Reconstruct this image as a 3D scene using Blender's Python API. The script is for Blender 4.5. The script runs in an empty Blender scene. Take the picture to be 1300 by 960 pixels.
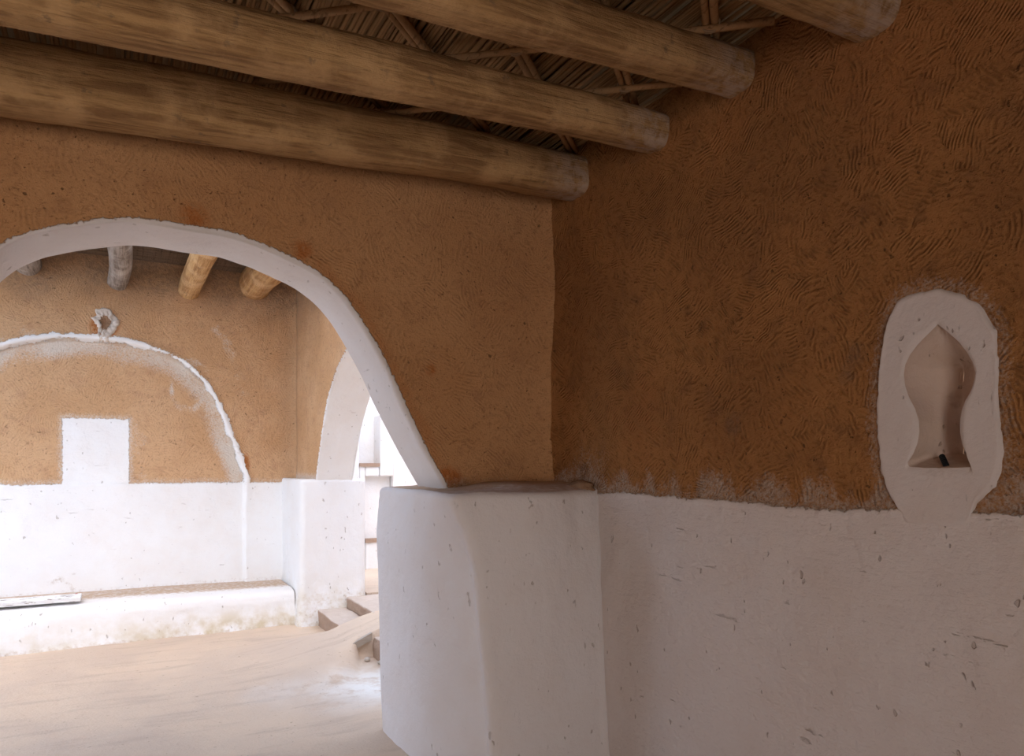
import bpy, bmesh, math, random
import numpy as np
from mathutils import Vector

# ------------------------------------------------------------------ camera, world, lights
SC = bpy.context.scene
COL = SC.collection
EYE = 1.5                       # camera height
FPX, CX, HY = 908.0, 650.0, 590.0
FU, FV = 0.482, 0.876           # viewing direction in room axes (x along the arch wall, y along the side wall)

cam_d = bpy.data.cameras.new('camera')
cam = bpy.data.objects.new('camera', cam_d)
COL.objects.link(cam)
cam.location = (0, 0, EYE)
cam.rotation_euler = (math.radians(90), 0, -math.atan2(FU, FV))
cam_d.sensor_width = 36
cam_d.lens = 36 * FPX / 1300
cam_d.shift_y = (HY - 480) / 1300
cam_d.clip_start = 0.05
SC.camera = cam

w = bpy.data.worlds.new('sky')
SC.world = w
w.use_nodes = True
nt = w.node_tree
bg = nt.nodes['Background']
sky = nt.nodes.new('ShaderNodeTexSky')
sky.sky_type = 'NISHITA'
sky.sun_disc = False
sky.sun_elevation = math.radians(62)
sky.sun_rotation = math.radians(200)
sky.dust_density = 3.0
skymix = nt.nodes.new('ShaderNodeMix')
skymix.data_type = 'RGBA'
skymix.inputs['Factor'].default_value = 0.55
skymix.inputs['B'].default_value = (0.54, 0.66, 0.84, 1)
skm = nt.nodes.new('ShaderNodeVectorMath'); skm.operation = 'SCALE'; skm.inputs['Scale'].default_value = 0.12
nt.links.new(sky.outputs[0], skm.inputs[0])
nt.links.new(skm.outputs[0], skymix.inputs['A'])
nt.links.new(skymix.outputs['Result'], bg.inputs['Color'])
bg.inputs['Strength'].default_value = 6.3

SC.view_settings.view_transform = 'Standard'
SC.view_settings.look = 'None'
SC.view_settings.gamma = 1
SC.view_settings.use_curve_mapping = False
SC.view_settings.exposure = 0.0

def area(name, loc, aim, sx, sy, power, color):
    d = bpy.data.lights.new(name, 'AREA')
    d.shape = 'RECTANGLE'; d.size = sx; d.size_y = sy
    d.energy = power; d.color = color
    o = bpy.data.objects.new(name, d)
    COL.objects.link(o)
    o.location = loc
    o.rotation_euler = (Vector(aim) - Vector(loc)).to_track_quat('-Z', 'Y').to_euler()
    return o
# fill lamp added in an invented doorway behind the camera, to its left
dl = area('doorway_fill', (-1.25, -2.48, 1.3), (-.6, 3.4, 1.6), 1.2, 2.0, 42, (1.0, 0.87, 0.75))
dl.data.spread = math.radians(120)

# ------------------------------------------------------------------ pixel helper: photo pixel -> point on a real wall plane
def on_u(x, y, u):
    a = (x - CX) / FPX
    t = u / (FU + a * FV)
    return ((FV - a * FU) * t, EYE + (HY - y) / FPX * t)          # (v, z)
def on_v(x, y, v):
    a = (x - CX) / FPX
    t = v / (FV - a * FU)
    return ((FU + a * FV) * t, EYE + (HY - y) / FPX * t)          # (u, z)

# ------------------------------------------------------------------ numpy noise
_r = np.random.RandomState(7)
_T = _r.rand(256, 256)
def vn(x, y, seed=0):
    x = np.asarray(x, float) + seed * 17.31
    y = np.asarray(y, float) + seed * 9.77
    xi = np.floor(x).astype(int); yi = np.floor(y).astype(int)
    fx = x - xi; fy = y - yi
    fx = fx * fx * fx * (fx * (fx * 6 - 15) + 10); fy = fy * fy * fy * (fy * (fy * 6 - 15) + 10)
    g = lambda a, b: _T[a & 255, b & 255]
    return ((g(xi, yi) * (1 - fx) + g(xi + 1, yi) * fx) * (1 - fy) +
            (g(xi, yi + 1) * (1 - fx) + g(xi + 1, yi + 1) * fx) * fy) * 2 - 1
def fbm(x, y, sc, octs=4, seed=0, gain=0.5):
    s = 0; a = 1; n = 0
    for i in range(octs):
        s = s + a * vn(np.asarray(x) * sc * 2 ** i, np.asarray(y) * sc * 2 ** i, seed + i)
        n += a; a *= gain
    return s / n
def sstep(a, b, x):
    t = np.clip((np.asarray(x, float) - a) / (b - a), 0, 1)
    return t * t * (3 - 2 * t)
def catmull(P, n):
    P = [np.array(p, float) for p in P]
    P = [2 * P[0] - P[1]] + P + [2 * P[-1] - P[-2]]
    out = []
    for i in range(1, len(P) - 2):
        for k in range(n):
            t = k / n
            a, b, c, d = P[i - 1], P[i], P[i + 1], P[i + 2]
            out.append(0.5 * (2 * b + (c - a) * t + (2 * a - 5 * b + 4 * c - d) * t * t + (3 * b - a - 3 * c + d) * t ** 3))
    out.append(P[-2])
    return np.array(out)
def resample(P, n):
    P = np.asarray(P, float)
    L = np.r_[0, np.cumsum(np.linalg.norm(np.diff(P, axis=0), axis=1))]
    s = np.linspace(0, L[-1], n)
    return np.stack([np.interp(s, L, P[:, i]) for i in range(P.shape[1])], 1)
def poly_dist(X, Y, P):
    d = np.full(np.shape(X), 1e9)
    for (ax, ay), (bx, by) in zip(P[:-1], P[1:]):
        dx, dy = bx - ax, by - ay
        l2 = dx * dx + dy * dy + 1e-12
        t = np.clip(((X - ax) * dx + (Y - ay) * dy) / l2, 0, 1)
        d = np.minimum(d, np.hypot(X - ax - t * dx, Y - ay - t * dy))
    return d
def inside(X, Y, P):
    r = np.zeros(np.shape(X), bool)
    n = len(P)
    for i in range(n):
        ax, ay = P[i]; bx, by = P[(i + 1) % n]
        c = ((ay > Y) != (by > Y)) & (X < (bx - ax) * (Y - ay) / (by - ay + 1e-12) + ax)
        r ^= c
    return r

# ------------------------------------------------------------------ object helpers
def tag(o, label=None, cat=None, group=None, kind=None):
    if label: o['label'] = label
    if cat: o['category'] = cat
    if group: o['group'] = group
    if kind: o['kind'] = kind
    return o
def link(name, verts, faces, mat, parent=None, smooth=True, attrs=None, loc=None):
    me = bpy.data.meshes.new(name)
    verts = np.asarray(verts, float)
    if loc is not None: verts = verts - np.array(loc)
    me.from_pydata(verts.tolist(), [], [tuple(int(i) for i in f) for f in faces])
    me.update()
    for k, v in (attrs or {}).items():
        a = me.attributes.new(k, 'FLOAT', 'POINT')
        a.data.foreach_set('value', np.asarray(v, np.float32).ravel())
    if smooth: me.polygons.foreach_set('use_smooth', [True] * len(me.polygons))
    me.materials.append(mat)
    o = bpy.data.objects.new(name, me)
    COL.objects.link(o)
    if loc is not None and parent is None: o.location = loc
    if parent: o.parent = parent
    return o
def empty(name, loc, label, cat, group=None):
    o = bpy.data.objects.new(name, None)
    COL.objects.link(o)
    o.location = loc
    o.empty_display_size = 0.1
    return tag(o, label, cat, group)
def gridfaces(ni, nj, closed=False, keep=None, flip=False):
    F = []
    for i in range(ni if closed else ni - 1):
        i2 = (i + 1) % ni
        for j in range(nj - 1):
            if keep is not None and not keep[i, j]: continue
            f = (i * nj + j, i2 * nj + j, i2 * nj + j + 1, i * nj + j + 1)
            F.append(f[::-1] if flip else f)
    return F
class MB:
    def __init__(s): s.v = []; s.f = []
    def add(s, V, F):
        n = len(s.v); s.v += [tuple(p) for p in V]; s.f += [tuple(n + i for i in f) for f in F]
    def tube(s, path, rad, n=8, wob=0, seed=0, caps=True):
        path = [Vector(p) for p in path]; m = len(path)
        rnd = random.Random(seed)
        V = []; F = []
        up = Vector((0, 0, 1))
        for i, p in enumerate(path):
            t = (path[min(i + 1, m - 1)] - path[max(i - 1, 0)]).normalized()
            a = t.cross(up)
            if a.length < 1e-3: a = t.cross(Vector((1, 0, 0)))
            a.normalize(); b = a.cross(t)
            r = rad[i] if hasattr(rad, '__len__') else rad
            for k in range(n):
                th = 2 * math.pi * k / n
                rr = r * (1 + wob * rnd.uniform(-1, 1))
                V.append(p + a * math.cos(th) * rr + b * math.sin(th) * rr)
        for i in range(m - 1):
            for k in range(n):
                F.append((i * n + k, i * n + (k + 1) % n, (i + 1) * n + (k + 1) % n, (i + 1) * n + k))
        if caps:
            F.append(tuple(range(n))[::-1]); F.append(tuple((m - 1) * n + k for k in range(n)))
        s.add(V, F)
    def build(s, name, mat, parent=None, smooth=True, loc=None):
        return link(name, s.v, s.f, mat, parent, smooth, None, loc)

# ------------------------------------------------------------------ materials
class NT:
    def __init__(s, name):
        s.m = bpy.data.materials.new(name); s.m.use_nodes = True
        s.t = s.m.node_tree; s.p = s.t.nodes['Principled BSDF']
        s.p.inputs['Roughness'].default_value = 0.92
        s.p.inputs['Specular IOR Level'].default_value = 0.15
        s.tc = s.t.nodes.new('ShaderNodeTexCoord').outputs['Object']
    def _in(s, n, i, v):
        if v is None: return
        if isinstance(v, bpy.types.NodeSocket): s.t.links.new(v, n.inputs[i])
        else:
            if isinstance(v, tuple) and len(v) == 3 and n.inputs[i].type == 'RGBA': v = v + (1,)
            n.inputs[i].default_value = v
    def noise(s, scale, detail=4, rough=0.55, vec=None, dist=0):
        n = s.t.nodes.new('ShaderNodeTexNoise')
        s._in(n, 'Vector', vec or s.tc); s._in(n, 'Scale', scale); s._in(n, 'Detail', detail)
        s._in(n, 'Roughness', rough); s._in(n, 'Distortion', dist)
        return n.outputs['Fac']
    def vor(s, scale, vec=None, feature='F1', out='Distance', rand=1):
        n = s.t.nodes.new('ShaderNodeTexVoronoi'); n.feature = feature
        s._in(n, 'Vector', vec or s.tc); s._in(n, 'Scale', scale); s._in(n, 'Randomness', rand)
        return n.outputs[out]
    def math(s, op, a, b=None, c=None, clamp=False):
        n = s.t.nodes.new('ShaderNodeMath'); n.operation = op; n.use_clamp = clamp
        s._in(n, 0, a); s._in(n, 1, b); s._in(n, 2, c)
        return n.outputs[0]
    def mapr(s, v, a, b, c=0.0, d=1.0, smooth=True):
        n = s.t.nodes.new('ShaderNodeMapRange')
        if smooth: n.interpolation_type = 'SMOOTHSTEP'
        s._in(n, 'Value', v); s._in(n, 'From Min', a); s._in(n, 'From Max', b); s._in(n, 'To Min', c); s._in(n, 'To Max', d)
        return n.outputs[0]
    def mix(s, f, a, b):
        n = s.t.nodes.new('ShaderNodeMix'); n.data_type = 'RGBA'
        s._in(n, 'Factor', f); s._in(n, 'A', a); s._in(n, 'B', b)
        return n.outputs['Result']
    def vmap(s, scale, loc=(0, 0, 0), rot=(0, 0, 0), vec=None):
        n = s.t.nodes.new('ShaderNodeMapping')
        s._in(n, 'Vector', vec or s.tc); n.inputs['Scale'].default_value = scale
        n.inputs['Location'].default_value = loc; n.inputs['Rotation'].default_value = rot
        return n.outputs[0]
    def attr(s, name):
        n = s.t.nodes.new('ShaderNodeAttribute'); n.attribute_name = name
        return n.outputs['Fac']
    def warp(s, amp, scale):
        n = s.t.nodes.new('ShaderNodeTexNoise'); s._in(n, 'Vector', s.tc); s._in(n, 'Scale', scale); s._in(n, 'Detail', 2.0)
        a = s.t.nodes.new('ShaderNodeVectorMath'); a.operation = 'SUBTRACT'
        s.t.links.new(n.outputs['Color'], a.inputs[0]); a.inputs[1].default_value = (.5, .5, .5)
        b = s.t.nodes.new('ShaderNodeVectorMath'); b.operation = 'SCALE'; s.t.links.new(a.outputs[0], b.inputs[0]); b.inputs['Scale'].default_value = amp
        c = s.t.nodes.new('ShaderNodeVectorMath'); c.operation = 'ADD'; s.t.links.new(s.tc, c.inputs[0]); s.t.links.new(b.outputs[0], c.inputs[1])
        return c.outputs[0]
    def bump(s, h, dist, strength=1.0, normal=None):
        n = s.t.nodes.new('ShaderNodeBump')
        s._in(n, 'Height', h); n.inputs['Distance'].default_value = dist; n.inputs['Strength'].default_value = strength
        if normal: s.t.links.new(normal, n.inputs['Normal'])
        return n.outputs[0]
    def done(s, col, nrm=None, rough=None):
        s._in(s.p, 'Base Color', col)
        if nrm: s.t.links.new(nrm, s.p.inputs['Normal'])
        if rough is not None: s._in(s.p, 'Roughness', rough)
        return s.m

WHITE = (0.80, 0.79, 0.785)
def plaster_material(name, mud_a, mud_b, mud_c, ring=5.0, ringfreq=120.0, ringamt=1.0, white=WHITE, ragged=0.05, depth=.007):
    """mud plaster + whitewash; attributes: paint (m inside the whitewash), wash, orange, dirt, grey"""
    n = NT(name)
    wv = n.warp(0.035, 11.0)
    # finger / comb strokes: each patch has its own far-off centre, so strokes are gentle arcs of changing direction
    def strokes(scale, vec, freq, spread):
        v = n.t.nodes.new('ShaderNodeTexVoronoi'); n._in(v, 'Vector', vec); n._in(v, 'Scale', scale)
        a = n.t.nodes.new('ShaderNodeVectorMath'); a.operation = 'SUBTRACT'; n.t.links.new(v.outputs['Color'], a.inputs[0]); a.inputs[1].default_value = (.5, .5, .5)
        b = n.t.nodes.new('ShaderNodeVectorMath'); b.operation = 'SCALE'; n.t.links.new(a.outputs[0], b.inputs[0]); b.inputs['Scale'].default_value = spread
        c = n.t.nodes.new('ShaderNodeVectorMath'); c.operation = 'ADD'; n.t.links.new(b.outputs[0], c.inputs[0]); n.t.links.new(v.outputs['Position'], c.inputs[1])
        d = n.t.nodes.new('ShaderNodeVectorMath'); d.operation = 'DISTANCE'; n.t.links.new(c.outputs[0], d.inputs[0]); n._in(d, 1, vec)
        return n.math('SINE', n.math('MULTIPLY', d.outputs['Value'], freq))
    arcs1 = strokes(ring, wv, ringfreq, 1.1)
    arcs2 = strokes(ring * 1.6, wv, ringfreq * .8, .8)
    sel = n.mapr(n.noise(4.0, 2), 0.45, 0.55)
    arcs = n.math('ADD', n.math('MULTIPLY', arcs1, sel), n.math('MULTIPLY', arcs2, n.math('SUBTRACT', 1.0, sel)))
    breakup = n.mapr(n.noise(24, 4, .65), 0.42, 0.62, 0.05, 1.0)
    arcs = n.math('MULTIPLY', arcs, breakup)
    fine = n.noise(130, 4, 0.7)
    mid = n.noise(34, 5, 0.68)
    low = n.noise(2.2, 3, 0.5)
    straw = n.mapr(n.noise(1.0, 3, 0.6, n.vmap((70, 70, 150), rot=(0.5, 0.3, 0.2))), 0.62, 0.70)
    hole = n.mapr(n.noise(45, 2, 0.5), 0.69, 0.74)
    mud = n.mix(n.mapr(low, 0.35, 0.65), mud_a, mud_b)
    mud = n.mix(n.mapr(n.noise(9, 4, 0.6), 0.5, 0.72, 0, 0.7), mud, mud_c)
    mud = n.mix(n.mapr(arcs, 0.2, -1.0, 0, 0.32 * ringamt), mud, (mud_a[0] * .42, mud_a[1] * .38, mud_a[2] * .33))
    mud = n.mix(n.math('MULTIPLY', straw, 0.35), mud, (mud_c[0] * .3, mud_c[1] * .26, mud_c[2] * .22))
    mud = n.mix(n.math('MULTIPLY', hole, 0.6), mud, (.03, .018, .01))
    mud = n.mix(n.mapr(mid, 0.46, 0.30, 0, 0.55), mud, (mud_a[0] * .45, mud_a[1] * .40, mud_a[2] * .36))
    mud = n.mix(n.mapr(fine, 0.35, 0.75, 0, 0.25), mud, (mud_b[0] * 1.35, mud_b[1] * 1.35, mud_b[2] * 1.4))
    mud = n.mix(n.math('MULTIPLY', n.attr('orange'), n.mapr(mid, 0.3, 0.55)), mud, (.42, .15, .045))
    mud = n.mix(n.math('MULTIPLY', n.attr('grey'), n.mapr(mid, 0.25, 0.6)), mud, (.13, .10, .08))
    # scratchy half-covering whitewash
    wn = n.math('ADD', n.math('MULTIPLY', fine, .55), n.math('MULTIPLY', n.noise(60, 3, .7), .45))
    washm = n.math('MULTIPLY', n.mapr(n.math('ADD', n.math('MULTIPLY', n.attr('wash_or_light'), 0.55), wn), 0.62, 0.95), 0.85)
    mud = n.mix(washm, mud, (white[0] * .84, white[1] * .78, white[2] * .70))
    # solid whitewash with ragged rim
    rag = n.math('MULTIPLY', n.math('SUBTRACT', n.math('ADD', n.math('MULTIPLY', mid, .6), n.math('MULTIPLY', n.noise(75, 3, .6), .4)), 0.5), ragged)
    pm = n.mapr(n.math('ADD', n.attr('paint'), rag), -0.002, 0.004)
    wh = n.mix(n.mapr(n.noise(3.5, 4, .6), .35, .75, 0, .35), white, (white[0] * .93, white[1] * .86, white[2] * .80))
    spots = n.mapr(n.noise(1.0, 2, .5, n.vmap((26, 26, 17), loc=(3, 1, 2))), 0.71, 0.75)
    wh = n.mix(n.math('MULTIPLY', spots, .38), wh, (.22, .15, .10))
    scr = n.mapr(n.noise(1.0, 5, .65, n.vmap((6, 6, 34), rot=(.15, .1, 0), loc=(1, 4, 0))), 0.66, 0.72)
    wh = n.mix(n.math('MULTIPLY', scr, .22), wh, (.42, .34, .28))
    dm = n.mapr(n.math('ADD', n.attr('dirt'), n.math('MULTIPLY', n.math('SUBTRACT', mid, .5), 1.0)), 0.25, 0.8)
    wh = n.mix(dm, wh, (.40, .27, .17))
    col = n.mix(pm, mud, wh)
    # relief
    hm = n.math('ADD', n.math('MULTIPLY', arcs, 0.32 * ringamt), n.math('ADD', n.math('MULTIPLY', mid, 1.3), n.math('MULTIPLY', fine, 0.8)))
    hm = n.math('SUBTRACT', hm, n.math('ADD', hole, n.math('MULTIPLY', straw, .5)))
    hw = n.math('ADD', n.math('MULTIPLY', n.noise(18, 4, .6), .9), n.math('MULTIPLY', n.noise(1.0, 4, .6, n.vmap((20, 20, 70))), .35))
    hw = n.math('SUBTRACT', hw, n.math('ADD', n.math('MULTIPLY', spots, .5), n.math('MULTIPLY', scr, .4)))
    h = n.math('ADD', n.math('MULTIPLY', hm, n.math('SUBTRACT', 1.0, pm)), n.math('MULTIPLY', hw, pm))
    h = n.math('ADD', h, n.math('MULTIPLY', pm, 1.6))
    return n.done(col, n.bump(h, depth, 0.95))

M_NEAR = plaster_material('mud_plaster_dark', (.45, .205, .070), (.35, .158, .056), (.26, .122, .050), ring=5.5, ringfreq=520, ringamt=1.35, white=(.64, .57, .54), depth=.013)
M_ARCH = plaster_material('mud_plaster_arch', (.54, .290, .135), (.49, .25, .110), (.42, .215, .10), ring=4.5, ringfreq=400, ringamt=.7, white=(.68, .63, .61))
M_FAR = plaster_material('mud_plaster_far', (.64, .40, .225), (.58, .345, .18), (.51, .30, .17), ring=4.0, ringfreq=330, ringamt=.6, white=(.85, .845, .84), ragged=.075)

def white_material(name, white=WHITE, dirtcol=(.50, .37, .27)):
    n = NT(name)
    mid = n.noise(28, 4, .6)
    wh = n.mix(n.mapr(n.noise(3.5, 4, .6), .35, .75, 0, .35), white, (white[0] * .94, white[1] * .88, white[2] * .82))
    spots = n.mapr(n.noise(1.0, 2, .5, n.vmap((30, 30, 17), loc=(3, 1, 2))), 0.70, 0.74)
    wh = n.mix(n.math('MULTIPLY', spots, .38), wh, (.22, .15, .10))
    scr = n.mapr(n.noise(1.0, 5, .65, n.vmap((45, 45, 9), rot=(.15, .1, 0), loc=(1, 4, 0))), 0.67, 0.73)
    wh = n.mix(n.math('MULTIPLY', scr, .28), wh, (.42, .34, .28))
    dm = n.mapr(n.math('ADD', n.attr('dirt'), n.math('MULTIPLY', n.math('SUBTRACT', mid, .5), 1.0)), 0.25, 0.8)
    wh = n.mix(dm, wh, dirtcol)
    ym = n.math('MULTIPLY', n.attr('stain'), n.mapr(n.noise(7, 4, .6), .3, .7))
    wh = n.mix(ym, wh, (.55, .45, .28))
    hw = n.math('ADD', n.math('MULTIPLY', n.noise(14, 5, .6), 1.1), n.math('MULTIPLY', n.noise(60, 4, .6), .3))
    hw = n.math('SUBTRACT', hw, n.math('ADD', n.math('MULTIPLY', spots, .6), n.math('MULTIPLY', scr, .5)))
    return n.done(wh, n.bump(hw, 0.007, 0.9))
M_WHITE = white_material('whitewash')
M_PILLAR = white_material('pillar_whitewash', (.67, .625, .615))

def wood_material(name, base, dark, light):
    n = NT(name)
    st = n.noise(1.0, 6, .65, n.vmap((2.2, 34, 34)), .3)
    st2 = n.noise(1.0, 4, .6, n.vmap((9, 120, 120)), .2)
    low = n.noise(5.0, 4, .6)
    c = n.mix(n.mapr(st, .40, .60), base, dark)
    c = n.mix(n.mapr(low, .45, .7, 0, .8), c, light)
    c = n.mix(n.mapr(st2, .55, .75, 0, .5), c, (dark[0] * .45, dark[1] * .42, dark[2] * .4))
    drip = n.mapr(n.noise(1.0, 3, .6, n.vmap((16, 1.5, 1.5))), .68, .74, 0, .30)
    c = n.mix(drip, c, (.50, .40, .30))
    c = n.mix(n.math('MULTIPLY', n.mapr(n.noise(16, 4, .6), .62, .72), .5), c, (.12, .085, .06))
    c = n.mix(n.math('MULTIPLY', n.attr('wash_or_light'), n.mapr(n.noise(20, 4, .7), .35, .6)), c, (.46, .35, .28))
    h = n.math('ADD', n.math('MULTIPLY', st, 1.2), n.math('MULTIPLY', st2, .7))
    h = n.math('ADD', h, n.math('MULTIPLY', n.noise(9, 5, .6), 1.6))
    return n.done(c, n.bump(h, 0.012, .9))
M_LOG = wood_material('palm_log', (.42, .245, .105), (.25, .135, .058), (.54, .33, .155))
M_LOG3 = wood_material('palm_log_sooty', (.36, .31, .27), (.20, .16, .13), (.50, .44, .39))
M_LOG2 = wood_material('palm_log_pale', (.62, .39, .18), (.42, .23, .10), (.72, .50, .28))

def reed_material(name, a, b):
    n = NT(name)
    c = n.mix(n.noise(1.0, 3, .6, n.vmap((90, 3, 90))), a, b)
    c = n.mix(n.mapr(n.noise(1.0, 2, .5, n.vmap((70, 1.2, 70))), .55, .7, 0, .7), c, (a[0] * .35, a[1] * .3, a[2] * .3))
    return n.done(c, n.bump(n.noise(1.0, 4, .6, n.vmap((200, 10, 200))), .002, .6))
M_REED2 = reed_material('dark_reed', (.22, .15, .10), (.10, .065, .04))  # darker brown reeds for the mat of the middle bay
M_REED = reed_material('reed', (.50, .31, .15), (.30, .175, .08))
M_RIB = reed_material('palm_rib', (.58, .37, .19), (.44, .26, .13))
n = NT('palm_cord'); M_CORD = n.done((.42, .30, .19))
n = NT('roof_mud'); M_ROOF = n.done(n.mix(n.noise(12), (.10, .06, .03), (.18, .10, .055)), n.bump(n.noise(20), .01))

n = NT('earth_floor')
lo = n.noise(1.3, 5, .6); streak = n.noise(1.0, 4, .6, n.vmap((1.6, 9, 1), rot=(0, 0, .12)))
c = n.mix(n.mapr(lo, .35, .65), (.56, .44, .345), (.63, .49, .37))
c = n.mix(n.mapr(streak, .5, .7, 0, .5), c, (.45, .35, .28))
c = n.mix(n.math('MULTIPLY', n.attr('wash_or_light'), n.mapr(n.noise(5, 5, .65), .30, .55)), c, (.80, .78, .74))  # bright daylight patch mixed into the floor colour
c = n.mix(n.mapr(n.noise(30, 3), .66, .72, 0, .4), c, (.25, .19, .14))
M_FLOOR = n.done(c, n.bump(n.math('ADD', n.noise(8, 5, .6), n.math('MULTIPLY', n.noise(60, 3), .3)), .012, .8))
n = NT('step_earth')
c = n.mix(n.noise(6, 5, .6), (.30, .20, .145), (.42, .30, .22))
c = n.mix(n.mapr(n.attr('wash_or_light'), .2, .8), c, n.mix(n.noise(14, 4), (.48, .38, .31), (.60, .51, .44)))
M_STEP = n.done(c, n.bump(n.noise(14, 5, .7), .015, .9))
n = NT('dark_rubber'); M_BLACK = n.done((.012, .014, .016), None, .5)
n = NT('grey_board'); M_BOARD = n.done(n.mix(n.noise(1.0, 4, .6, n.vmap((4, 60, 60))), (.50, .45, .39), (.30, .24, .19)), n.bump(n.noise(1.0, 4, .6, n.vmap((4, 60, 60))), .003))
n = NT('painted_board')
M_PBOARD = n.done(n.mix(n.mapr(n.noise(1.0, 4, .6, n.vmap((9, 30, 60))), .56, .64), (.78, .78, .78), (.16, .11, .08)), n.bump(n.noise(1.0, 4, .6, n.vmap((6, 60, 60))), .003))
n = NT('stone'); M_STONE = n.done(n.mix(n.noise(20), (.62, .58, .52), (.40, .32, .26)), n.bump(n.noise(30), .004))
n = NT('red_scrap'); M_RED = n.done((.5, .03, .05))

# ------------------------------------------------------------------ room measures
U0 = 2.12      # side wall with the niche
V0, V1 = 3.40, 3.79   # arch wall faces
ZD = 1.37      # height of the white dado
ZC = 3.12      # near ceiling
UA = 0.25      # arch centre
VF = 7.57      # far wall

def tangents(P):
    T = np.gradient(P, axis=0)
    return T / np.linalg.norm(T, axis=1)[:, None]

# ------------------------------------------------------------------ arch wall builder (profile swept round the arch and out to a rectangle)
def arch_wall(name, arch, rect, w0, w1, place, mat, paintw=0.02, extra=None, nface=70):
    """arch: (s, z) points left foot -> crown -> right foot; rect=(s0, s1, ztop); w0 front, w1 back; place(s, z, w) -> xyz"""
    A = resample(arch, 260)
    T = tangents(A)
    N = np.stack([-T[:, 1], T[:, 0]], 1)            # outward (up for a left->right curve)
    # ragged wavy arris
    s0, s1, zt = rect
    L = np.linspace(0, 1, len(A))
    zb = A[0, 1]
    # outer targets: up the left side, along the top, down the right
    k1, k2 = 0.30, 0.70
    Q = np.zeros_like(A)
    for i, l in enumerate(L):
        if l < k1: Q[i] = (s0, zb + (zt - zb) * l / k1)
        elif l < k2: Q[i] = (s0 + (s1 - s0) * (l - k1) / (k2 - k1), zt)
        else: Q[i] = (s1, zt - (zt - A[-1, 1]) * (l - k2) / (1 - k2))
    rows = []; side = []
    r = 0.018
    def ring(P, wv, q): rows.append(np.c_[P, np.full(len(P), 0.0) + wv]); side.append(q)
    fs = np.linspace(0, 1, nface) ** 1.25
    wob = fbm(L * 9, L * 0, 1.0, 4, 3) * 0.010
    A1 = A + N * wob[:, None]
    for f in fs[::-1]: ring((A1 + N * r) * (1 - f) + Q * f, w1, 1)
    for a in (60, 30): ring(A1 + N * r * (1 - math.sin(math.radians(90 - a)))*1.0, w1 - (w1 - w0) / abs(w1 - w0) * r * (1 - math.cos(math.radians(90 - a))) , 1)
    for w_ in np.linspace(w1, w0, 26)[1:-1]: ring(A1 + N * 0, w_, 0)
    for a in (30, 60): ring(A1 + N * r * (1 - math.cos(math.radians(a))), w0 + (w1 - w0) / abs(w1 - w0) * r * (1 - math.sin(math.radians(a))), -1)
    for f in fs: ring((A1 + N * r) * (1 - f) + Q * f, w0, -1)
    R = np.array(rows).transpose(1, 0, 2)           # i along arch, j across
    S, Z, W = R[..., 0].copy(), R[..., 1].copy(), R[..., 2].copy()
    sd = np.array(side)[None, :] * np.ones_like(S)
    dirn = np.sign(w1 - w0)
    face = (np.abs(sd) > .5)
    bumpv = fbm(S, Z, 1.4, 3, 5) * 0.018 + fbm(S, Z, 9, 3, 8) * 0.0045
    W += np.where(sd < -.5, -dirn * bumpv, np.where(sd > .5, dirn * bumpv, 0))
    so = fbm(L[:, None] * 4 + 0 * S, W * 2, 1.6, 3, 11) * 0.012 + fbm(L[:, None] * 30 + 0 * S, W * 8, 1, 3, 4) * 0.003
    so = so * (~face)
    S += N[:, None, 0] * so; Z += N[:, None, 1] * so
    dist = poly_dist(S, Z, A[::3])
    paint = np.where(face, paintw - dist, 0.1)
    at = dict(paint=paint, wash_or_light=0 * S, orange=0 * S, dirt=0 * S - 1, grey=0 * S)
    if extra: extra(S, Z, W, sd, at)
    V = place(S, Z, W)
    V = np.stack(V, -1).reshape(-1, 3)
    fl = gridfaces(S.shape[0], S.shape[1])
    return link(name, V, fl, mat, attrs=at)

arch_R = [(0, 2.525), (.22, 2.515), (.525, 2.415), (.70, 2.285), (.87, 2.04), (.99, 1.80), (1.10, 1.59), (1.235, 1.36)]
half = catmull(arch_R, 12)
left = half[::-1].copy(); left[:, 0] *= -1
ARCH = np.r_[left[:-1], half]; ARCH[:, 0] += UA

def arch_extra(S, Z, W, sd, at):
    f = sd < -.5
    W -= np.where(f, .055 * np.exp(-np.clip(U0 - S, 0, 9) / .06), 0)      # soft inner corner
    n = fbm(S, Z, 7, 3, 21)
    # thicker lumps of orange bare render by the rim
    for (x, y, rr) in ((245, 276, .07), (385, 318, .05), (565, 600, .05), (547, 470, .03), (575, 606, .05), (235, 300, .05)):
        u, z = on_v(x, y, V0)
        at['orange'] = np.maximum(at['orange'], np.where(f, sstep(rr * 1.2, rr * .3, np.hypot(S - u, (Z - z)) + n * .02), 0))
    at['orange'] = np.maximum(at['orange'], np.where(f & (S > .8), sstep(.07, .03, np.abs(-at['paint']) + n * .03), 0) * .35)
    at['wash_or_light'] = np.where(f, sstep(.12, 0, Z - ZD + n * .04) * .35, 0)
    at['grey'] = np.where(f, sstep(.06, 0, Z - ZD + n * .03) * .5, 0)
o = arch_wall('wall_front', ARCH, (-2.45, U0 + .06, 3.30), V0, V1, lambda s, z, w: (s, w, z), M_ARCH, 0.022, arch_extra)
tag(o, kind='structure')

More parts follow.
